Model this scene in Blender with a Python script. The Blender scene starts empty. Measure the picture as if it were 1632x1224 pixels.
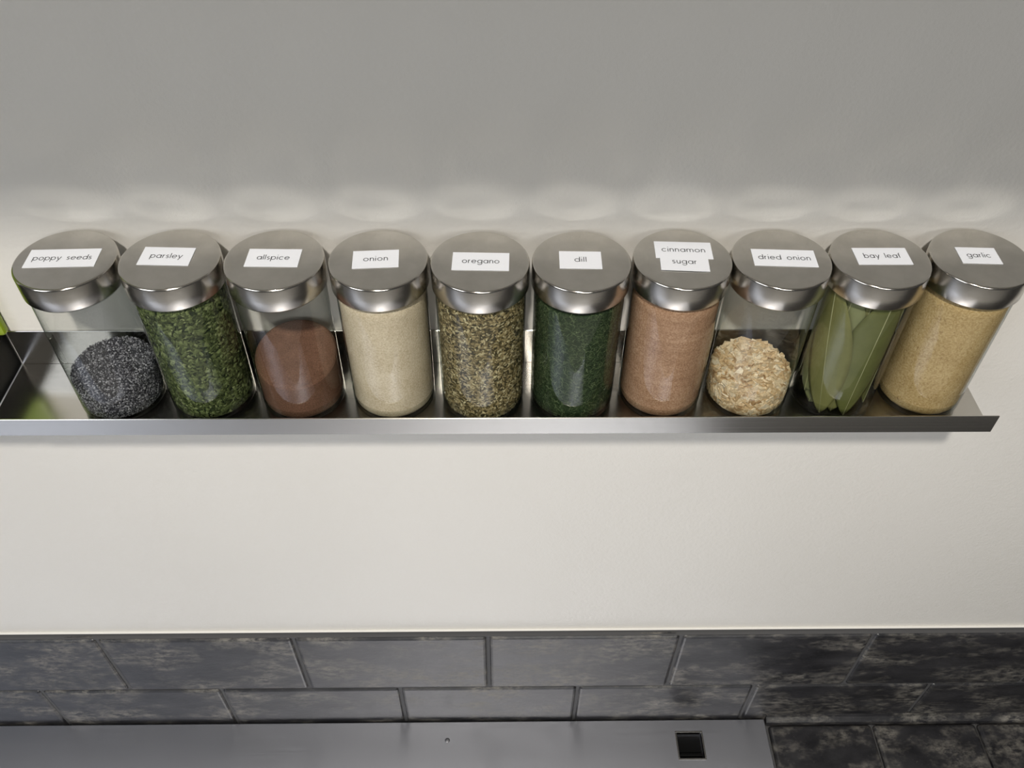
import bpy, bmesh, math, random
from mathutils import Vector, Matrix, noise

sc = bpy.context.scene
C = bpy.context.collection
rnd = random.Random(7)

# ------------------------------------------------------------------ camera
# wall plane y = 0, x to the right, z up, z = 0 is the shelf floor (metres)
F_PX, PITCH, ROLL, YAW = 1376.455, 0.797249, 0.011382, 0.020172
CAM = Vector((0.007352, -0.376652, 0.365660))
fw = Vector((math.sin(YAW) * math.cos(PITCH), math.cos(YAW) * math.cos(PITCH), -math.sin(PITCH)))
rt = Vector((math.cos(YAW), -math.sin(YAW), 0))
up = rt.cross(fw)
rt2 = rt * math.cos(ROLL) + up * math.sin(ROLL)
up2 = -rt * math.sin(ROLL) + up * math.cos(ROLL)
cd = bpy.data.cameras.new('camera')
cd.sensor_fit = 'HORIZONTAL'; cd.sensor_width = 36.0; cd.lens = F_PX / 1632 * 36.0
cd.clip_start = 0.01; cd.clip_end = 50
cam = bpy.data.objects.new('camera', cd); C.objects.link(cam)
M = Matrix((rt2, up2, -fw)).transposed().to_4x4(); M.translation = CAM
cam.matrix_world = M
sc.camera = cam

# ------------------------------------------------------------------ light
sc.view_settings.view_transform = 'Standard'
sc.view_settings.look = 'None'
sc.view_settings.gamma = 1.0
sc.view_settings.use_curve_mapping = False
sc.view_settings.exposure = -0.70
sc.cycles.caustics_reflective = True
sc.cycles.blur_glossy = 0.0      # keep the light that the steel lids throw on the wall crisp

w = bpy.data.worlds.new('fill_light'); sc.world = w; w.use_nodes = True
bg = w.node_tree.nodes['Background']
bg.inputs[0].default_value = (1.0, 0.985, 0.95, 1); bg.inputs[1].default_value = 0.10


def area(name, loc, target, sx, sy, power, col, shape='RECTANGLE'):
    l = bpy.data.lights.new(name, 'AREA'); l.shape = shape; l.size = sx; l.size_y = sy
    l.energy = power; l.color = col
    o = bpy.data.objects.new(name, l); C.objects.link(o)
    o.location = loc
    o.rotation_euler = (Vector(target) - Vector(loc)).to_track_quat('-Z', 'Y').to_euler()
    return o


area('ceiling_lamp', (-0.08, -0.96, 1.20), (0, 0, 0), 0.08, 0.08, 29, (1.0, 0.95, 0.87), 'DISK')
area('kitchen_window', (-1.75, -1.65, 1.15), (0, 0, -0.1), 1.1, 1.3, 27, (0.88, 0.93, 1.0))
area('fill_light', (0.3, -2.3, 1.12), (0.3, -2.3, 0), 0.9, 0.9, 41, (1.0, 1.0, 0.97))  # added fill lamp, brightens the floor that the lid sides reflect


# ------------------------------------------------------------------ helpers
def tag(o, label=None, cat=None, group=None, kind=None):
    if label: o['label'] = label
    if cat: o['category'] = cat
    if group: o['group'] = group
    if kind: o['kind'] = kind
    return o


def link(name, me, mat=None, parent=None, loc=(0, 0, 0), smooth=False):
    o = bpy.data.objects.new(name, me); C.objects.link(o)
    o.location = loc
    if parent: o.parent = parent
    if mat and not me.materials: me.materials.append(mat)
    if smooth:
        for p in me.polygons: p.use_smooth = True
    return o


def empty(name, loc=(0, 0, 0)):
    o = bpy.data.objects.new(name, None); C.objects.link(o); o.location = loc
    o.empty_display_size = 0.02
    return o


def box_mesh(name, x0, x1, y0, y1, z0, z1, bev=0.0, seg=2):
    bm = bmesh.new()
    bmesh.ops.create_cube(bm, size=1.0)
    for v in bm.verts:
        v.co = Vector(((x0 + x1) / 2 + v.co.x * (x1 - x0), (y0 + y1) / 2 + v.co.y * (y1 - y0), (z0 + z1) / 2 + v.co.z * (z1 - z0)))
    if bev > 0:
        bmesh.ops.bevel(bm, geom=list(bm.edges), offset=bev, segments=seg, affect='EDGES', profile=0.5)
    bmesh.ops.recalc_face_normals(bm, faces=bm.faces)
    me = bpy.data.meshes.new(name); bm.to_mesh(me); bm.free()
    return me


def box(name, x0, x1, y0, y1, z0, z1, mat, parent=None, bev=0.0, seg=2):
    return link(name, box_mesh(name, x0, x1, y0, y1, z0, z1, bev, seg), mat, parent)


def lathe(name, prof, n=72):
    vs, fs = [], []
    rings = []
    for (r, z) in prof:
        if r < 1e-6:
            rings.append([len(vs)]); vs.append((0, 0, z))
        else:
            rings.append(list(range(len(vs), len(vs) + n)))
            for k in range(n):
                a = 2 * math.pi * k / n
                vs.append((r * math.cos(a), r * math.sin(a), z))
    for a, b in zip(rings[:-1], rings[1:]):
        for k in range(n):
            k2 = (k + 1) % n
            if len(a) == 1 and len(b) == 1: continue
            if len(a) == 1: fs.append((a[0], b[k2], b[k]))
            elif len(b) == 1: fs.append((a[k], a[k2], b[0]))
            else: fs.append((a[k], a[k2], b[k2], b[k]))
    me = bpy.data.meshes.new(name); me.from_pydata(vs, [], fs)
    bm = bmesh.new(); bm.from_mesh(me); bmesh.ops.recalc_face_normals(bm, faces=bm.faces); bm.to_mesh(me); bm.free()
    for p in me.polygons: p.use_smooth = True
    return me


# ------------------------------------------------------------------ materials
class NT:
    def __init__(s, name):
        s.m = bpy.data.materials.new(name); s.m.use_nodes = True
        s.t = s.m.node_tree; s.t.nodes.clear()
        s.out = s.t.nodes.new('ShaderNodeOutputMaterial')

    def n(s, kind, **kw):
        nd = s.t.nodes.new('ShaderNode' + kind)
        for k, v in kw.items():
            if k.startswith('i_'):
                key = k[2:].replace('_', ' ')
                nd.inputs[key].default_value = v
            else: setattr(nd, k, v)
        return nd

    def l(s, a, b): s.t.links.new(a, b)

    def math(s, op, a, b=None):
        nd = s.n('Math', operation=op)
        for i, v in enumerate((a, b)):
            if v is None: continue
            if isinstance(v, (int, float)): nd.inputs[i].default_value = v
            else: s.l(v, nd.inputs[i])
        return nd.outputs[0]

    def coords(s, scale=(1, 1, 1), which='Object'):
        tc = s.n('TexCoord'); mp = s.n('Mapping'); mp.inputs['Scale'].default_value = scale
        s.l(tc.outputs[which], mp.inputs[0]); return mp.outputs[0]

    def noise(s, vec, scale, detail=2.0, rough=0.5):
        nd = s.n('TexNoise'); nd.inputs['Scale'].default_value = scale
        nd.inputs['Detail'].default_value = detail; nd.inputs['Roughness'].default_value = rough
        s.l(vec, nd.inputs['Vector']); return nd.outputs['Fac']

    def ramp(s, fac, stops):
        nd = s.n('ValToRGB'); e = nd.color_ramp.elements
        while len(e) < len(stops): e.new(0.5)
        for el, (p, c) in zip(e, stops):
            el.position = p; el.color = (*c, 1) if len(c) == 3 else c
        s.l(fac, nd.inputs[0]); return nd.outputs[0]

    def bump(s, h, strength, dist):
        nd = s.n('Bump'); nd.inputs['Strength'].default_value = strength; nd.inputs['Distance'].default_value = dist
        s.l(h, nd.inputs['Height']); return nd.outputs[0]

    def principled(s, base=None, rough=0.5, metal=0.0, spec=0.5, normal=None):
        p = s.n('BsdfPrincipled')
        for key, v in (('Base Color', base), ('Roughness', rough), ('Metallic', metal), ('Specular IOR Level', spec), ('Normal', normal)):
            if v is None: continue
            if isinstance(v, (int, float)): p.inputs[key].default_value = v
            elif isinstance(v, tuple): p.inputs[key].default_value = (*v, 1)
            else: s.l(v, p.inputs[key])
        s.l(p.outputs[0], s.out.inputs[0]); s.p = p
        return s.m


def plain(name, col, rough=0.5, metal=0.0, spec=0.5):
    return NT(name).principled(col, rough, metal, spec)


def mat_wall():
    t = NT('cream_eggshell_paint'); v = t.coords()
    h = t.noise(v, 330, 3, 0.6); h2 = t.noise(v, 90, 2, 0.5)
    hh = t.math('ADD', h, t.math('MULTIPLY', h2, 0.7))
    col = t.ramp(t.noise(v, 5, 2), [(0.3, (0.735, 0.71, 0.665)), (0.7, (0.76, 0.735, 0.69))])
    return t.principled(col, 0.42, 0, 0.4, t.bump(hh, 0.24, 0.0012))


def mat_brushed(name, col, rough, axis='x', dens=900, str_=0.10):
    t = NT(name)
    sca = {'x': (3, dens, dens), 'y': (dens, 3, dens)}[axis]
    v = t.coords(sca); n1 = t.noise(v, 1.0, 2, 0.6)
    v2 = t.coords((6, 6, 6)); n2 = t.noise(v2, 1.0, 3, 0.6)
    r = t.math('ADD', t.math('ADD', t.math('MULTIPLY', n1, 0.14), t.math('MULTIPLY', n2, 0.10)), rough - 0.12)
    return t.principled(col, r, 1.0, 0.5, t.bump(n1, str_, 0.0002))


def mat_lid():
    t = NT('turned_stainless_steel'); v = t.coords((1, 1, 1))
    sm = t.noise(v, 60, 3, 0.65)
    spots = t.ramp(t.noise(v, 170, 2, 0.5), [(0.0, (0, 0, 0)), (0.66, (0, 0, 0)), (0.74, (1, 1, 1))])
    col = t.ramp(sm, [(0.3, (0.54, 0.51, 0.46)), (0.7, (0.64, 0.61, 0.56))])
    vz = t.coords((25, 25, 2600)); lines = t.noise(vz, 1.0, 2, 0.6)
    r = t.math('ADD', t.math('ADD', t.math('MULTIPLY', sm, 0.10), t.math('MULTIPLY', lines, 0.05)), 0.025)
    tcn = t.n('TexCoord'); sep = t.n('SeparateXYZ'); t.l(tcn.outputs['Normal'], sep.inputs[0])
    side = t.math('SUBTRACT', 1.0, t.math('ABSOLUTE', sep.outputs[2]))
    r = t.math('ADD', r, t.math('MULTIPLY', side, 0.15))        # the rolled side is brushed coarser than the top
    t.principled(col, r, 1.0, 0.5, t.bump(lines, 0.12, 0.00012))
    tg = t.n('Tangent', direction_type='RADIAL', axis='Z')
    t.l(tg.outputs[0], t.p.inputs['Tangent']); t.p.inputs['Anisotropic'].default_value = 0.5; t.p.inputs['Anisotropic Rotation'].default_value = 0.25
    return t.m


def mat_glass():
    # thin-walled clear glass: Fresnel reflection over absorption along the path through the wall
    t = NT('clear_jar_glass')
    g = t.n('NewGeometry'); d = t.n('VectorMath', operation='DOT_PRODUCT')
    t.l(g.outputs['Normal'], d.inputs[0]); t.l(g.outputs['Incoming'], d.inputs[1])
    c = t.math('MAXIMUM', t.math('ABSOLUTE', d.outputs['Value']), 0.07)
    F = t.math('ADD', t.math('MULTIPLY', t.math('POWER', t.math('SUBTRACT', 1.0, c), 5.0), 0.93), 0.07)
    inv = t.math('DIVIDE', 1.0, c)
    comb = t.n('CombineColor')
    for i, a in enumerate((0.945, 0.952, 0.945)):
        t.l(t.math('POWER', a, inv), comb.inputs[i])
    tr = t.n('BsdfTransparent'); t.l(comb.outputs[0], tr.inputs[0])
    gl = t.n('BsdfGlossy'); gl.inputs['Roughness'].default_value = 0.03
    mx = t.n('MixShader'); t.l(F, mx.inputs[0]); t.l(tr.outputs[0], mx.inputs[1]); t.l(gl.outputs[0], mx.inputs[2])
    t.l(mx.outputs[0], t.out.inputs[0])
    return t.m


def mat_tile():
    t = NT('charcoal_glazed_tile'); 
    tc = t.n('TexCoord'); oi = t.n('ObjectInfo')
    off = t.n('VectorMath', operation='SCALE'); 
    cv = t.n('CombineXYZ'); 
    for i in range(3): t.l(t.math('MULTIPLY', oi.outputs['Random'], (3.1, 5.7, 9.3)[i]), cv.inputs[i])
    ad = t.n('VectorMath', operation='ADD'); t.l(tc.outputs['Object'], ad.inputs[0]); t.l(cv.outputs[0], ad.inputs[1])
    mp = t.n('Mapping'); mp.inputs['Scale'].default_value = (0.62, 1, 1.25); t.l(ad.outputs[0], mp.inputs[0])
    v = mp.outputs[0]
    big = t.noise(v, 28, 4, 0.62); fine = t.noise(v, 170, 5, 0.7)
    m = t.math('MULTIPLY', t.ramp(big, [(0.45, (0, 0, 0)), (0.66, (1, 1, 1))]), t.ramp(fine, [(0.40, (0, 0, 0)), (0.62, (1, 1, 1))]))
    sp = t.ramp(t.noise(v, 420, 3, 0.7), [(0.66, (0, 0, 0)), (0.76, (1, 1, 1))])
    base = t.ramp(t.noise(v, 45, 4, 0.6), [(0.3, (0.012, 0.012, 0.014)), (0.7, (0.038, 0.037, 0.040))])
    mix = t.n('MixRGB'); t.l(t.math('MULTIPLY', m, 0.75), mix.inputs[0]); t.l(base, mix.inputs[1]); mix.inputs[2].default_value = (0.27, 0.25, 0.215, 1)
    mix2 = t.n('MixRGB'); t.l(t.math('MULTIPLY', t.math('MULTIPLY', sp, big), 0.5), mix2.inputs[0]); t.l(mix.outputs[0], mix2.inputs[1]); mix2.inputs[2].default_value = (0.32, 0.30, 0.27, 1)
    r = t.math('ADD', t.math('MULTIPLY', m, 0.25), 0.34)
    return t.principled(mix2.outputs[0], r, 0, 0.5, t.bump(t.math('ADD', big, t.math('MULTIPLY', fine, 0.3)), 0.35, 0.0015))


def mat_powder(name, dark, mid, light, scale=900, bump=0.5, specks=None, bands=0.0, rough=0.9):
    t = NT(name); v = t.coords()
    f = t.noise(v, scale, 3, 0.7); b = t.noise(v, 55, 3, 0.6)
    s = t.math('ADD', t.math('MULTIPLY', f, 0.75), t.math('MULTIPLY', b, 0.25))
    if bands:
        vb = t.coords((8, 8, 190)); s = t.math('ADD', s, t.math('MULTIPLY', t.math('SUBTRACT', t.noise(vb, 1.0, 3, 0.6), 0.5), bands))
    col = t.ramp(s, [(0.34, dark), (0.5, mid), (0.66, light)])
    if specks:
        k = t.ramp(t.noise(v, scale * 0.55, 2, 0.5), [(0.66, (0, 0, 0)), (0.74, (1, 1, 1))])
        mx = t.n('MixRGB'); t.l(t.math('MULTIPLY', k, 0.7), mx.inputs[0]); t.l(col, mx.inputs[1]); mx.inputs[2].default_value = (*specks, 1); col = mx.outputs[0]
    return t.principled(col, rough, 0, 0.2, t.bump(f, bump, 0.0009))


def mat_island(name, stops, rough=0.75, spec=0.3):
    t = NT(name); g = t.n('NewGeometry')
    col = t.ramp(g.outputs['Random Per Island'], stops)
    v = t.coords(); n_ = t.noise(v, 900, 2)
    mx = t.n('MixRGB', blend_type='MULTIPLY'); mx.inputs[0].default_value = 0.5
    t.l(col, mx.inputs[1]); t.l(t.ramp(n_, [(0.3, (0.6, 0.6, 0.6)), (0.7, (1.25, 1.25, 1.25))]), mx.inputs[2])
    return t.principled(mx.outputs[0], rough, 0, spec)


WALL = mat_wall()
SHELF = mat_brushed('brushed_shelf_steel', (0.52, 0.505, 0.475), 0.21, 'x', 1400, 0.04)
WORK = mat_brushed('brushed_worktop_steel', (0.50, 0.51, 0.56), 0.40, 'x', 700, 0.06)
LID = mat_lid(); GLASS = mat_glass(); TILE = mat_tile()
PAPER = plain('white_label_paper', (0.80, 0.81, 0.85), 0.55)
INK = plain('grey_printed_ink', (0.06, 0.06, 0.065), 0.6)
GROUT = plain('dark_grey_grout', (0.075, 0.074, 0.076), 0.8)
CAULK = plain('white_caulk', (0.82, 0.80, 0.75), 0.45)
BLACK = plain('black_plastic', (0.004, 0.004, 0.004), 0.5, 0, 0.12)
LIME = plain('lime_green_lacquer', (0.23, 0.32, 0.012), 0.35)
CABINET = plain('white_cabinet_laminate', (0.72, 0.70, 0.65), 0.4)

# ------------------------------------------------------------------ setting
wall = box('wall_back', -2.6, 2.6, 0.0, 0.12, -1.4, 1.15, WALL); tag(wall, 'cream painted kitchen wall with fine roller texture', 'wall', kind='structure')

fl = box('floor', -2.6, 2.6, -3.6, 0.0, -1.45, -1.40, plain('pale_floor', (0.62, 0.595, 0.56), 0.4)); tag(fl, 'pale kitchen floor below the worktop', 'floor', kind='structure')
Z_TOP, Z_ROW, Z_WORK = -0.329, -0.4278, -0.498
T_W, T_OFF, T_FACE = 0.17026, -0.34434, -0.008
bed = box('wall_backsplash', -2.2, 2.2, -0.0060, 0.0, -0.70, Z_TOP - 0.001, GROUT)
tag(bed, 'dark grey grout bed of the charcoal tiled backsplash', 'backsplash', kind='structure')
JT = 0.0022
ROW_H = Z_TOP - Z_ROW
tile_me = box_mesh('tile', -(T_W - JT) / 2, (T_W - JT) / 2, T_FACE, 0.0, -(ROW_H - JT) / 2, (ROW_H - JT) / 2, 0.0032, 3)
tile_me.materials.append(TILE)
for p in tile_me.polygons: p.use_smooth = p.area < 1e-4
for row in range(3):
    zc = Z_TOP - ROW_H * (row + 0.5)
    for k in range(-9, 13):
        xc = T_OFF + (k + 0.5 - (0.5 if row % 2 else 0)) * T_W
        o = link('tile', tile_me, None, bed, (xc, 0.0, zc))
        o.rotation_euler = (rnd.uniform(-.004, .004), rnd.uniform(-.002, .002), rnd.uniform(-.003, .003))
caulk = box('trim_1', -2.2, 2.2, -0.0022, 0.0, Z_TOP, Z_TOP + 0.0014, CAULK, bev=0.0005)
tag(caulk, 'thin white caulk line along the top of the tiles', 'caulk', kind='structure')

# tiled counter right of the steel
X_ST = 0.2749
ctr = box('countertop', X_ST + 0.0015, 2.2, -0.62, -0.0085, -0.56, Z_WORK - 0.007, GROUT)
tag(ctr, 'charcoal tiled worktop beside the stainless steel panel', 'counter')
CT = 0.1065
ct_me = box_mesh('counter_tile', -(CT - 0.002) / 2, (CT - 0.002) / 2, -(CT - 0.002) / 2, (CT - 0.002) / 2, -0.004, 0.004, 0.0035, 3)
ct_me.materials.append(TILE)
for p in ct_me.polygons: p.use_smooth = p.area < 1e-4
for j in range(5):
    for i in range(12):
        link('tile', ct_me, None, ctr, (X_ST + 0.0025 + CT * (i + 0.5), -0.0150 - CT * (j + 0.5), Z_WORK - 0.0055))
cove = bpy.data.meshes.new('trim_2')
bm = bmesh.new()
pf = [(-0.0075, -0.008), (-0.0075, 0.006), (-0.0088, 0.0058), (-0.0100, 0.0035), (-0.0122, 0.0015), (-0.0140, 0.0), (-0.0145, -0.002), (-0.0145, -0.008)]
rows = [[bm.verts.new((x, y, Z_WORK + z)) for (y, z) in pf] for x in (X_ST + 0.0015, 2.2)]
n = len(pf)
for i in range(n): bm.faces.new((rows[0][i], rows[0][(i + 1) % n], rows[1][(i + 1) % n], rows[1][i]))
bm.faces.new(rows[0]); bm.faces.new(rows[1][::-1])
bmesh.ops.recalc_face_normals(bm, faces=bm.faces); bm.to_mesh(cove); bm.free()
cv = link('trim_2', cove, TILE); tag(cv, 'dark cove strip where counter tiles meet the backsplash', 'trim', kind='structure')

# stainless worktop with a square black inset
work = empty('steel_worktop', (0, 0, Z_WORK))
tag(work, 'brushed stainless steel worktop with a small square black inset', 'worktop')
sx0, sx1, sy0, sy1 = 0.1835, 0.2080, -0.0487, -0.0236
xs = [-0.95, sx0, sx1, X_ST]; ys = [-0.60, sy0, sy1, -0.0102]
bm = bmesh.new(); g = {}
for i, x in enumerate(xs):
    for j, y in enumerate(ys): g[i, j] = bm.verts.new((x, y, 0))
for i in range(3):
    for j in range(3):
        if (i, j) != (1, 1): bm.faces.new((g[i, j], g[i + 1, j], g[i + 1, j + 1], g[i, j + 1]))
r = bmesh.ops.extrude_face_region(bm, geom=list(bm.faces))
for v in [e for e in r['geom'] if isinstance(e, bmesh.types.BMVert)]: v.co.z -= 0.03
bmesh.ops.recalc_face_normals(bm, faces=bm.faces)
me = bpy.data.meshes.new('top_panel'); bm.to_mesh(me); bm.free()
tp = link('top_panel', me, WORK, work)
bv = tp.modifiers.new('edge', 'BEVEL'); bv.width = 0.0009; bv.segments = 2; bv.limit_method = 'ANGLE'
fr = 0.0016
bm = bmesh.new()
for (a, b, c_, d) in ((sx0 - fr, sx1 + fr, sy1, sy1 + fr), (sx0 - fr, sx1 + fr, sy0 - fr, sy0), (sx0 - fr, sx0, sy0, sy1), (sx1, sx1 + fr, sy0, sy1)):
    m_ = box_mesh('t', a, b, c_, d, -0.004, 0.0009, 0.0003, 1); bm.from_mesh(m_)
me = bpy.data.meshes.new('inset_frame'); bm.to_mesh(me); bm.free()
link('inset_frame', me, SHELF, work)
ins = box('black_inset', sx0, sx1, sy0, sy1, -0.014, -0.009, BLACK, work)
box('inset_lip', sx0 + 0.001, sx1 - 0.001, sy0 + 0.0035, sy0 + 0.0065, -0.009, -0.0035, BLACK, ins, 0.0006)
rv = link('rivet', lathe('rivet', [(0, 0.0006), (0.0018, 0.0005), (0.0025, 0.0001), (0.0026, -0.001)], 20), plain('dull_rivet_metal', (0.30, 0.30, 0.32), 0.5, 1.0), work, (-0.046, -0.0291, 0))

# unseen cabinet above the shelf, added so its front edge shades the upper wall
wc = empty('shading_cabinet', (0, 0, 0.440)); tag(wc, 'unseen white cabinet added above the spice shelf to shade the upper wall', 'cabinet')
box('carcass', -0.75, 0.75, -0.28, 0.0, 0.0, 0.62, CABINET, wc, 0.001)
for k in range(3): 
    dr = box('door', -0.75 + 0.5 * k + 0.002, -0.25 + 0.5 * k - 0.002, -0.30, -0.281, 0.002, 0.618, CABINET, wc, 0.0015)

# ------------------------------------------------------------------ shelf
XL, XR, YL, LIP, BK = -0.2795, 0.2852, -0.0567, 0.0121, 0.0262
sh = empty('spice_shelf', (0, 0, 0)); tag(sh, 'long narrow brushed steel wall shelf holding the row of spice jars', 'shelf')
TH = 0.0011
box('shelf_floor', XL, XR, YL, -0.0003, -TH, 0.0, SHELF, sh, 0.0003, 1)
box('back_plate', XL, XR, -0.0003 - TH, -0.0003, 0.0, BK, SHELF, sh, 0.0003, 1)
box('front_lip', XL, XR, YL - TH, YL, -TH, LIP, SHELF, sh, 0.0003, 1)

# lime green board beside the shelf end
bd = empty('hanging_board', (-0.37, 0, 0)); tag(bd, 'lime green board with glossy black lower end on wall past the shelf end', 'board')
box('board_face', -0.09, 0.0935, -0.0065, -0.0006, BK + 0.0006, 0.30, LIME, bd, 0.002)
box('lower_end', -0.09, 0.0898, -0.0575, -0.0006, -0.0008, BK, BLACK, bd, 0.001)

# ------------------------------------------------------------------ lettering (round geometric sans, strokes as flat ribbons)
def arc(cx, cy, r, a0, a1, n=22, ry=None):
    ry = r if ry is None else ry
    return [(cx + r * math.cos(math.radians(a0 + (a1 - a0) * k / n)), cy + ry * math.sin(math.radians(a0 + (a1 - a0) * k / n))) for k in range(n + 1)]


O = lambda: arc(.5, .5, .44, 0, 360, 32)
GL = {
    'o': (1.0, [O()]), 'a': (1.0, [O(), [(.94, 0.02), (.94, .98)]]), 'd': (1.0, [O(), [(.94, .02), (.94, 1.5)]]),
    'b': (1.0, [O(), [(.06, .02), (.06, 1.5)]]), 'p': (1.0, [O(), [(.06, .98), (.06, -.5)]]),
    'g': (1.0, [O(), [(.94, .98), (.94, -.05)] + arc(.5, -.05, .44, 0, -160, 16, .40)]),
    'c': (.92, [arc(.5, .5, .44, 42, 318)]), 'e': (.98, [[(.07, .52), (.93, .52)] + arc(.5, .5, .44, 3, 322)]),
    'n': (.80, [[(.08, .02), (.08, .98)], [(.08, .55)] + arc(.40, .60, .32, 180, 0, 16, .35) + [(.72, .02)]]),
    'u': (.80, [[(.72, .02), (.72, .98)], [(.08, .98)] + arc(.40, .42, .32, 180, 360, 16, .37) + [(.72, .5)]]),
    'm': (1.36, [[(.08, .02), (.08, .98)], [(.08, .55)] + arc(.38, .62, .30, 180, 0, 14, .33) + [(.68, .02)], [(.68, .6)] + arc(.98, .62, .30, 180, 0, 14, .33) + [(1.28, .02)]]),
    'i': (.16, [[(.08, .02), (.08, .98)], [(.08, 1.32), (.08, 1.46)]]), 'l': (.16, [[(.08, .02), (.08, 1.5)]]),
    'r': (.46, [[(.08, .02), (.08, .98)], [(.08, .6)] + arc(.42, .58, .34, 180, 95, 10, .36)]),
    's': (.60, [arc(.31, .72, .22, 35, 250, 14, .22) + arc(.30, .27, .23, 75, -150, 14, .23)]),
    'f': (.48, [[(.22, .02), (.22, 1.2)] + arc(.44, 1.2, .22, 180, 80, 8, .26), [(.02, .94), (.44, .94)]]),
    'y': (.86, [[(.04, .98), (.43, .06)], [(.84, .98), (.22, -.5)]]), ' ': (.70, []),
}


def text_mesh(s, width, x_h):
    adv, x = [], 0.0
    for ch in s:
        adv.append(x); x += GL[ch][0] + 0.24
    tot = x - 0.24
    sxx = width / tot
    st = 0.16 * x_h / 2
    vs, fs = [], []
    for ch, a in zip(s, adv):
        for pl in GL[ch][1]:
            P = [Vector(((a + px - tot / 2) * sxx, (py - 0.5) * x_h)) for px, py in pl]
            closed = (P[0] - P[-1]).length < 1e-7
            base = len(vs); m = len(P)
            for i in range(m):
                if closed: d = P[(i + 1) % (m - 1)] - P[(i - 1) % (m - 1)]
                else: d = P[min(i + 1, m - 1)] - P[max(i - 1, 0)]
                d.normalize(); nn = Vector((-d.y, d.x)) * st
                vs += [(P[i] + nn).to_3d(), (P[i] - nn).to_3d()]
            for i in range(m - 1): fs.append((base + 2 * i, base + 2 * i + 1, base + 2 * i + 3, base + 2 * i + 2))
    me = bpy.data.meshes.new('lettering'); me.from_pydata([tuple(v) for v in vs], [], fs)
    me.materials.append(INK)
    return me


# ------------------------------------------------------------------ jar prototype meshes
H, LH, RL, RG = 0.0993, 0.0141, 0.02500, 0.02345
ZL = H - LH


def rounded(r, z, rad, a0, a1, n=5):
    return [(r + rad * math.cos(math.radians(a0 + (a1 - a0) * k / n)), z + rad * math.sin(math.radians(a0 + (a1 - a0) * k / n))) for k in range(n + 1)]


glass_prof = [(0, 0.0030), (0.012, 0.0030)] + rounded(0.0190, 0.0071, 0.0041, -90, -5) + [(0.0232, 0.011)]
glass_in = lathe('glass_base', glass_prof, 72)
out_prof = [(0, 0.0012), (0.015, 0.0010), (0.017, 0.0001)] + rounded(RG - 0.0045, 0.0046, 0.0045, -90, 0, 7) + [(RG, 0.03), (RG, 0.06), (RG, ZL - 0.004)] + [(RG - 0.0004, ZL - 0.002), (RG - 0.0012, ZL), (RG - 0.0014, ZL + 0.011)]
glass_me = lathe('glass_body', out_prof, 84); glass_me.materials.append(GLASS)
glass_in.materials.append(GLASS)
lid_prof = [(0, H - 0.0001), (0.012, H - 0.0001), (0.020, H), (RL - 0.0013, H)] + rounded(RL - 0.0012, H - 0.0012, 0.0012, 90, 0, 5) + \
    [(RL, ZL + 0.007), (RL, ZL + 0.0006)] + [(RL - 0.0004, ZL), (RL - 0.0012, ZL + 0.0001), (RL - 0.0012, ZL + 0.004)]
lid_me = lathe('lid', lid_prof, 96); lid_me.materials.append(LID)
ring_prof = rounded(RG - 0.0003, ZL - 0.0007, 0.0007, -90, 270, 8)
ring_me = lathe('neck_ring', ring_prof, 72); ring_me.materials.append(GLASS)

# ------------------------------------------------------------------ contents
RI = 0.0228


def neck(z):
    """inside radius of the glass at height z (it narrows under the lid)"""
    if z < 0.0071: return 0.0187 + math.sqrt(max(0.0, 0.0041 ** 2 - (0.0071 - z) ** 2))
    return RG - 0.00065 - 0.0016 * min(1.0, max(0.0, (z - ZL + 0.0055) / 0.003))


def fill_mesh(name, level, rad=RI, rough=0.0003, heap=0.0, tilt=(0, 0), seed=0, nz=34, n=84, top_rough=0.0012):
    """solid body of loose spice: rounded bottom, uneven sides and top"""
    prof = [(0, 0.0036), (rad * 0.6, 0.0036)] + rounded(rad - 0.0035, 0.0072, 0.0035, -88, 0, 5)
    for k in range(1, nz): prof.append((rad, 0.0074 + (level - 0.0074) * k / (nz - 1)))
    prof[-1] = (rad - 0.0001, level - 0.0012)
    prof += rounded(rad - 0.0016, level - 0.0014, 0.0014, 12, 90, 4)
    for k in range(2, 12): prof.append((rad * (1 - k / 12), level))
    prof.append((0, level))
    me = lathe(name, prof, n)
    nt = len(me.vertices)
    for v in me.vertices:
        r = math.hypot(v.co.x, v.co.y)
        q = noise.noise(v.co * 170 + Vector((seed, 0, 0))) * 0.7 + noise.noise(v.co * 500 + Vector((0, seed, 0))) * 0.3
        if v.co.z > level - 1e-5 and r < rad * 0.95:
            dz = heap * (1 - (r / rad) ** 2) + tilt[0] * v.co.x + tilt[1] * v.co.y + top_rough * noise.noise(Vector((v.co.x * 130, v.co.y * 130, seed)))
            v.co.z += dz
        elif v.co.z > 0.0074:
            f = (v.co.z - 0.0074) / (level - 0.0074)
            v.co.z += f * (tilt[0] * v.co.x + tilt[1] * v.co.y)
        if r > rad * 0.7:
            k = 1 - rough * (0.6 + abs(q) * 1.4) / rad
            k = min(k, neck(v.co.z) / r)
            v.co.x *= k; v.co.y *= k
    return me


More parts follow.
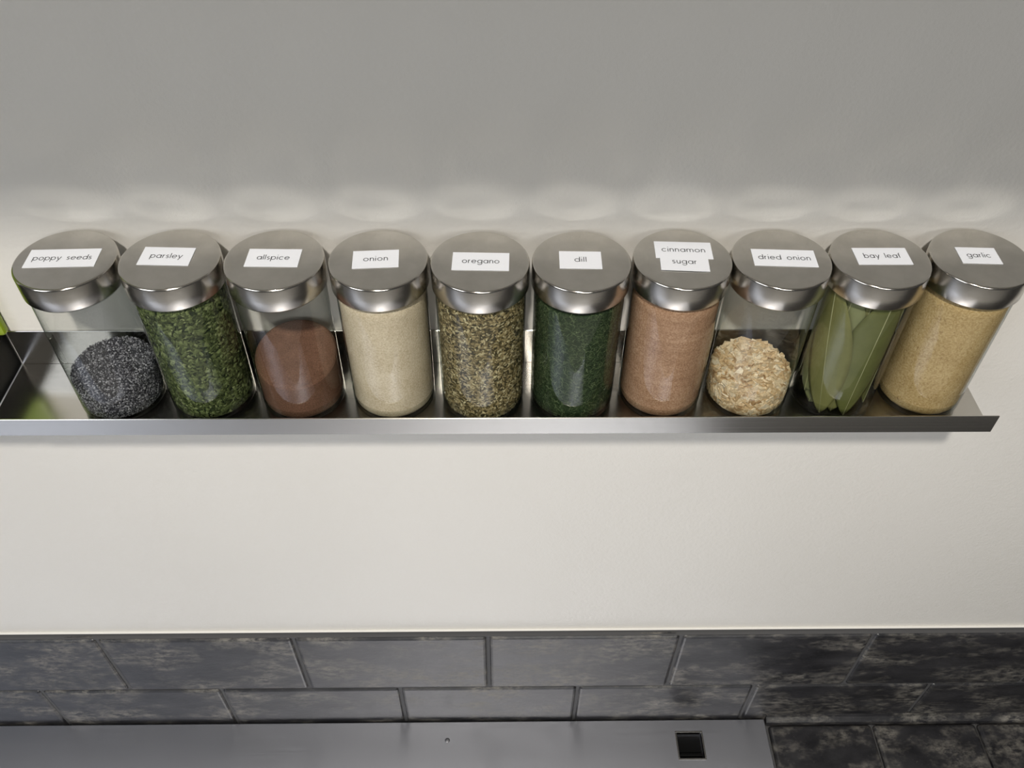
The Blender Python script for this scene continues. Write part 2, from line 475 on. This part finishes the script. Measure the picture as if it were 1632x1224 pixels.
def scatter(name, level, count, kind, size, rad, seed, heap=0, tilt=(0, 0), zmin=0.0045, top_frac=0.0, front=0.0):
    """one mesh of loose flakes, needles or grains packed against the glass and over the top"""
    R_ = random.Random(seed)
    vs, fs = [], []
    for i in range(count):
        top = R_.random() < top_frac
        a = R_.uniform(0, 2 * math.pi)
        if front and R_.random() < front: a = R_.uniform(math.radians(160), math.radians(380))
        if top:
            rr = rad * math.sqrt(R_.random()) * 0.985
            z = level + heap * (1 - (rr / rad) ** 2) + tilt[0] * rr * math.cos(a) + tilt[1] * rr * math.sin(a) + R_.uniform(-.0003, .0006)
            nrm = Vector((R_.uniform(-.4, .4), R_.uniform(-.4, .4), 1)).normalized()
        else:
            u_ = R_.random()
            zt = level + tilt[0] * rad * math.cos(a) + tilt[1] * rad * math.sin(a)
            z = zmin + (zt - zmin) * u_
            rr = rad - R_.uniform(0, .0006)
            if z < 0.0072:
                rr = rad - 0.0035 + math.sqrt(max(0, 0.0035 ** 2 - (0.0072 - z) ** 2)) - R_.uniform(0, .0003)
            nrm = Vector((math.cos(a), math.sin(a), R_.uniform(-.25, .25))).normalized()
        P = Vector((rr * math.cos(a), rr * math.sin(a), z))
        t1 = nrm.cross(Vector((R_.uniform(-1, 1), R_.uniform(-1, 1), R_.uniform(-1, 1))))
        if t1.length < 1e-4: continue
        t1.normalize(); t2 = nrm.cross(t1)
        b = len(vs); s = size * R_.uniform(.55, 1.25)
        if kind == 'flake':
            L, W = s, s * R_.uniform(.28, .55)
            tl = R_.uniform(-.35, .35)
            nn = nrm; t1 = (t1 + nn * tl * .4).normalized()
            cu = s * R_.uniform(.05, .22)
            for (u_, w_, h_) in ((-1, 0, -1), (-.3, -1, 0), (.35, -.8, 0), (1, .1, -1), (.3, 1, 0), (-.4, .8, 0), (0, 0, .9)):
                vs.append(P + t1 * (u_ * L / 2) + t2 * (w_ * W / 2) + nn * (h_ * cu * .5 - .0001))
            fs += [(b + 6, b + k, b + (k + 1) % 6) for k in range(6)]
        elif kind == 'needle':
            L, W = s, 0.00016
            bend = t2 * R_.uniform(-.25, .25) * L
            for (u_, be) in ((-1, 0), (0, 1), (1, 0)):
                c_ = P + t1 * (u_ * L / 2) + bend * be - nrm * .00005
                vs += [c_ + t2 * W, c_ - t2 * W]
            fs += [(b, b + 1, b + 3, b + 2), (b + 2, b + 3, b + 5, b + 4)]
        elif kind == 'grain':
            s *= .5
            for d in (t1, -t1, t2, -t2, nrm, -nrm): vs.append(P + d * s * R_.uniform(.8, 1.15))
            fs += [(b + x, b + y, b + z_) for x, y, z_ in ((0, 2, 4), (2, 1, 4), (1, 3, 4), (3, 0, 4), (2, 0, 5), (1, 2, 5), (3, 1, 5), (0, 3, 5))]
        elif kind == 'chip':
            L, W, Tk = s * .5, s * R_.uniform(.3, .5), s * R_.uniform(.10, .18)
            nn = (nrm + Vector((R_.uniform(-.4, .4), R_.uniform(-.4, .4), R_.uniform(-.4, .4)))).normalized()
            t1 = nn.cross(t2).normalized(); t2 = nn.cross(t1)
            for h_ in (-1, 1):
                for (u_, w_) in ((-1, -.7), (.8, -1), (1, .6), (-.6, 1)):
                    vs.append(P + t1 * (u_ * L * R_.uniform(.75, 1)) + t2 * (w_ * W * R_.uniform(.75, 1)) + nn * (h_ * Tk))
            fs += [(b, b + 3, b + 2, b + 1), (b + 4, b + 5, b + 6, b + 7)] + [(b + k, b + (k + 1) % 4, b + 4 + (k + 1) % 4, b + 4 + k) for k in range(4)]
    # keep everything inside the glass
    out = []
    for v in vs:
        if v.z < 0.0036: v = Vector((v.x, v.y, 0.0036))
        r = math.hypot(v.x, v.y)
        lim = neck(v.z)
        if r > lim: v = Vector((v.x * lim / r, v.y * lim / r, v.z))
        out.append(tuple(v))
    me = bpy.data.meshes.new(name); me.from_pydata(out, [], fs)
    return me


def contents(name, jar_loc, body, body_mat, extra=None, extra_mat=None, label='', cat=''):
    """body and loose pieces as ONE heap of stuff standing in the jar"""
    me = body
    me.materials.append(body_mat)
    if extra:
        bm = bmesh.new(); bm.from_mesh(me); nf = len(bm.faces)
        bm.from_mesh(extra)
        bm.faces.ensure_lookup_table()
        for f in bm.faces[nf:]: f.material_index = 1; f.smooth = False
        bm.to_mesh(me); bm.free(); me.materials.append(extra_mat)
    o = link(name, me, None, None, jar_loc)
    tag(o, label, cat, 'spices inside the jars', 'stuff')
    return o


JX = [-0.20954, -0.15768, -0.10559, -0.05361, -0.0024, 0.04862, 0.09978, 0.15000, 0.20030, 0.25150]
JY = [-0.02830, -0.02805, -0.02861, -0.02851, -0.0300, -0.0300, -0.02822, -0.02832, -0.02800, -0.02780]
# label stickers: centre x, centre y, width, height, turn (degrees), text, text width
LB = [
    ([(-.21073, -.0279, .0349, .0145, 2.0, 'poppy seeds', .0288)]),
    ([(-.15945, -.0265, .0258, .0145, -2.0, 'parsley', .0160)]),
    ([(-.10590, -.0279, .0266, .0144, -1.0, 'allspice', .0162)]),
    ([(-.05463, -.0290, .0230, .0142, 3.5, 'onion', .0122)]),
    ([(-.00203, -.0310, .0285, .0143, -1.6, 'oregano', .0186)]),
    ([(.04800, -.0299, .0212, .0140, -1.2, 'dill', .0060)]),
    ([(.10093, -.0219, .0289, .0138, -2.5, 'cinnamon', .0220), (.10000, -.0318, .0242, .0142, -3.6, 'sugar', .0122)]),
    ([(.15108, -.0284, .0318, .0136, -2.7, 'dried onion', .0262)]),
    ([(.20118, -.0270, .0275, .0137, 0.0, 'bay leaf', .0186)]),
    ([(.25060, -.0266, .0200, .0133, -2.5, 'garlic', .0120)]),
]
DESC = ['spice jar of dark poppy seeds, steel lid labelled poppy seeds', 'spice jar of green flakes, steel lid labelled parsley',
        'half-full spice jar of brown powder, steel lid labelled allspice', 'spice jar of pale cream granules, steel lid labelled onion',
        'spice jar of olive-brown flakes, steel lid labelled oregano', 'spice jar of deep green needles, steel lid labelled dill',
        'spice jar of tan sugar, steel lid with two stickers reading cinnamon sugar', 'spice jar of cream onion chips, steel lid labelled dried onion',
        'spice jar of whole green leaves, steel lid labelled bay leaf', 'spice jar of yellow-tan granules, steel lid labelled garlic']
for i in range(10):
    j = empty('spice_jar', (JX[i], JY[i], 0.0)); tag(j, DESC[i], 'jar', 'spice jars on the steel shelf')
    gb = link('glass_body', glass_me, None, j); link('glass_base', glass_in, None, gb); link('neck_ring', ring_me, None, gb)
    ld = link('lid', lid_me, None, j); ld.rotation_euler.z = rnd.uniform(0, 6.28)
    for s_, (lx, ly, lw, lh, ang, txt, tw) in enumerate(LB[i]):
        pm = box_mesh('paper_label', -lw / 2, lw / 2, -lh / 2, lh / 2, 0, 0.00016)
        lo = link('paper_label', pm, PAPER, j, (lx - JX[i], ly - JY[i], H + 0.00002 + s_ * 0.0002))
        lo.rotation_euler.z = math.radians(ang)
        tx = link('lettering', text_mesh(txt, tw, 0.00265), None, lo, (0, -0.0002, 0.0002))

loc = lambda i: (JX[i], JY[i], 0.0)
# poppy seeds
SEED = mat_island('blue_black_poppy_seed', [(0.0, (0.012, 0.012, 0.017)), (0.35, (0.06, 0.06, 0.072)), (0.7, (0.19, 0.19, 0.21)), (1.0, (0.46, 0.46, 0.49))], 0.6)
contents('poppy_seeds', loc(0), fill_mesh('poppy_seeds', .0245, seed=1, rad=.0223, tilt=(0, .08)), plain('poppy_heap_core', (0.022, 0.022, 0.028), .9),
         scatter('x', .0245, 11000, 'grain', .00115, .0226, 11, tilt=(0, .08), top_frac=.42), SEED, 'tiny blue-black poppy seeds filling the bottom of their jar', 'poppy seeds')
PARS = mat_island('green_parsley_flake', [(0.0, (0.022, 0.034, 0.010)), (0.5, (0.078, 0.102, 0.032)), (0.85, (0.150, 0.190, 0.068)), (1.0, (0.25, 0.29, 0.13))])
contents('parsley_flakes', loc(1), fill_mesh('parsley_flakes', .083, rad=.0216, seed=2), plain('parsley_core', (0.018, 0.036, 0.010), .9),
         scatter('x', .0830, 8500, 'flake', .0036, .0227, 12), PARS, 'crumbled green parsley flakes filling their jar to the lid', 'parsley')
contents('allspice_powder', loc(2), fill_mesh('allspice_powder', .0345, seed=3, rough=.0002, tilt=(0, .24)),
         mat_powder('brown_allspice', (0.095, 0.046, 0.027), (0.155, 0.078, 0.048), (0.225, 0.120, 0.080), 1500, .4), None, None,
         'reddish brown ground allspice half filling its jar', 'allspice')
contents('onion_granules', loc(3), fill_mesh('onion_granules', .084, seed=4, rough=.0003),
         mat_powder('cream_onion_granule', (0.47, 0.38, 0.25), (0.64, 0.54, 0.39), (0.76, 0.67, 0.52), 1100, .35), None, None,
         'pale cream onion granules filling their jar to the lid', 'onion granules')
OREG = mat_island('olive_oregano_flake', [(0.0, (0.085, 0.068, 0.026)), (0.4, (0.235, 0.180, 0.078)), (0.75, (0.40, 0.325, 0.165)), (1.0, (0.58, 0.52, 0.31))])
contents('oregano_flakes', loc(4), fill_mesh('oregano_flakes', .083, rad=.0218, seed=5), plain('oregano_core', (0.055, 0.045, 0.017), .9),
         scatter('x', .083, 11000, 'flake', .0026, .0227, 15), OREG, 'olive-brown oregano flakes filling their jar to the lid', 'oregano')
DILL = mat_island('dark_green_dill_needle', [(0.0, (0.016, 0.030, 0.011)), (0.5, (0.045, 0.075, 0.028)), (0.9, (0.100, 0.145, 0.060)), (1.0, (0.18, 0.23, 0.11))])
contents('dill_needles', loc(5), fill_mesh('dill_needles', .081, rad=.0221, seed=6), mat_powder('dill_core', (0.012, 0.024, 0.009), (0.022, 0.042, 0.016), (0.036, 0.066, 0.026), 700, .6),
         scatter('x', .081, 11000, 'needle', .0028, .0228, 16), DILL, 'deep green dried dill needles filling their jar', 'dill')
contents('cinnamon_sugar', loc(6), fill_mesh('cinnamon_sugar', .0845, seed=7, rough=.0003),
         mat_powder('tan_cinnamon_sugar', (0.26, 0.140, 0.078), (0.40, 0.235, 0.140), (0.55, 0.36, 0.235), 1100, .4, None, .35), None, None,
         'tan cinnamon sugar in faint layers filling its jar', 'cinnamon sugar')
ONI = mat_island('cream_onion_chip', [(0.0, (0.36, 0.22, 0.10)), (0.2, (0.58, 0.42, 0.23)), (0.6, (0.70, 0.56, 0.36)), (1.0, (0.80, 0.70, 0.52))], .6)
contents('onion_chips', loc(7), fill_mesh('onion_chips', .0215, rad=.0212, seed=8, tilt=(0, .08), top_rough=.002), plain('onion_core', (0.36, 0.25, 0.13), .9),
         scatter('x', .0215, 1500, 'chip', .0058, .0214, 18, tilt=(0, .08), top_frac=.45, zmin=.0052), ONI, 'cream dried onion chips filling the bottom of their jar', 'dried onion')
contents('garlic_granules', loc(9), fill_mesh('garlic_granules', .083, seed=10, rough=.0004),
         mat_powder('tan_garlic_granule', (0.33, 0.215, 0.085), (0.48, 0.345, 0.160), (0.60, 0.46, 0.25), 1000, .45, (0.20, 0.11, 0.04)), None, None,
         'yellow-tan garlic granules filling their jar to the lid', 'garlic granules')

# bay leaves: each leaf curls along the inside of the glass
def mat_leaf(name, a, b):
    t = NT(name); v = t.coords((1, 1, 1))
    col = t.ramp(t.noise(v, 70, 4, 0.6), [(0.3, a), (0.7, b)])
    return t.principled(col, 0.5, 0, 0.4, t.bump(t.noise(v, 240, 3), 0.25, 0.0006))


LEAF = [mat_leaf('olive_bay_leaf', (0.140, 0.143, 0.045), (0.195, 0.195, 0.070)), mat_leaf('green_bay_leaf', (0.095, 0.108, 0.030), (0.140, 0.150, 0.047)),
        mat_leaf('pale_bay_leaf', (0.17, 0.185, 0.080), (0.22, 0.235, 0.105))]
LEAVES = []
RIB = plain('pale_leaf_midrib', (0.30, 0.30, 0.15), 0.5)


def leaf(az, r, z0, z1, hw, lean, mi, peak=0.55, wob=0.0):
    """az: degrees around the jar axis; lean: how far the tip drifts around the jar (degrees)"""
    vs, fs, rb = [], [], []
    NL, NW = 26, 8
    for i in range(NL + 1):
        s = i / NL
        z = z0 + (z1 - z0) * s
        k = math.sin(math.pi * s ** (math.log(.5) / math.log(peak))) ** 0.72 if 0 < s < 1 else 0.0
        wd = max(hw * k, 0.0004)
        for j in range(NW + 1):
            u_ = -1 + 2 * j / NW
            rr = r - 0.0011 * abs(u_) ** 1.5 * k + wob * math.sin(s * 9 + u_ * 2)
            a = math.radians(az + lean * (s - .5)) + u_ * wd / r
            vs.append((rr * math.cos(a), rr * math.sin(a), z))
        a = math.radians(az + lean * (s - .5)); wr = 0.00042 * (0.35 + 0.65 * s)
        for sg in (-1, 0, 1):
            rr = r + (0.00028 if sg == 0 else 0.00002)
            rb.append((rr * math.cos(a + sg * wr / r), rr * math.sin(a + sg * wr / r), z))
    for i in range(NL):
        for j in range(NW):
            b = i * (NW + 1) + j
            fs.append((b, b + 1, b + NW + 2, b + NW + 1))
    me = bpy.data.meshes.new('bay_leaf'); me.from_pydata(vs, [], fs); me.materials.append(LEAF[mi])
    for p in me.polygons: p.use_smooth = True
    o = link('bay_leaf', me, None, None, loc(8))
    LEAVES.append(o)
    sd = o.modifiers.new('thickness', 'SOLIDIFY'); sd.thickness = 0.00025; sd.offset = -1
    tag(o, 'dried green bay leaf standing upright inside the bay leaf jar', 'bay leaf', 'whole bay leaves in their jar')
    rf = [(i * 3 + k, i * 3 + k + 1, i * 3 + k + 4, i * 3 + k + 3) for i in range(NL) for k in range(2)]
    rm = bpy.data.meshes.new('midrib'); rm.from_pydata(rb, [], rf); rm.materials.append(RIB)
    link('midrib', rm, None, o)


LB_ = {0: 'large bay leaf with a pale midrib at the front of its jar', 1: 'bay leaf standing against the glass towards the dried onion jar',
       2: 'dark bay leaf standing against the glass towards the garlic jar'}
for k_, a_ in enumerate(((218, .0226, .0045, .093, .0140, -42, 0, .50, 0), (193, .0213, .0125, .093, .0130, -24, 2, .45, 0), (278, .0213, .0045, .094, .0155, 8, 1, .52, 0),
           (222, .0200, .0060, .094, .0150, 10, 2, .42, 0), (318, .0199, .0070, .094, .0150, 4, 1, .55, 0), (255, .0188, .0045, .094, .0140, 0, 0, .5, 0),
           (172, .0188, .0120, .094, .0140, 5, 0, .5, 0), (20, .0213, .0060, .094, .0150, 5, 1, .5, 0), (95, .0213, .0060, .094, .0150, 0, 0, .5, 0), (140, .0200, .0060, .094, .0140, 0, 1, .5, 0),
           (235, .0172, .0060, .094, .0150, 12, 1, .6, 0), (285, .0176, .0060, .094, .0140, -8, 1, .55, 0))):
    leaf(*a_)
    if k_ in LB_: LEAVES[-1]['label'] = LB_[k_]
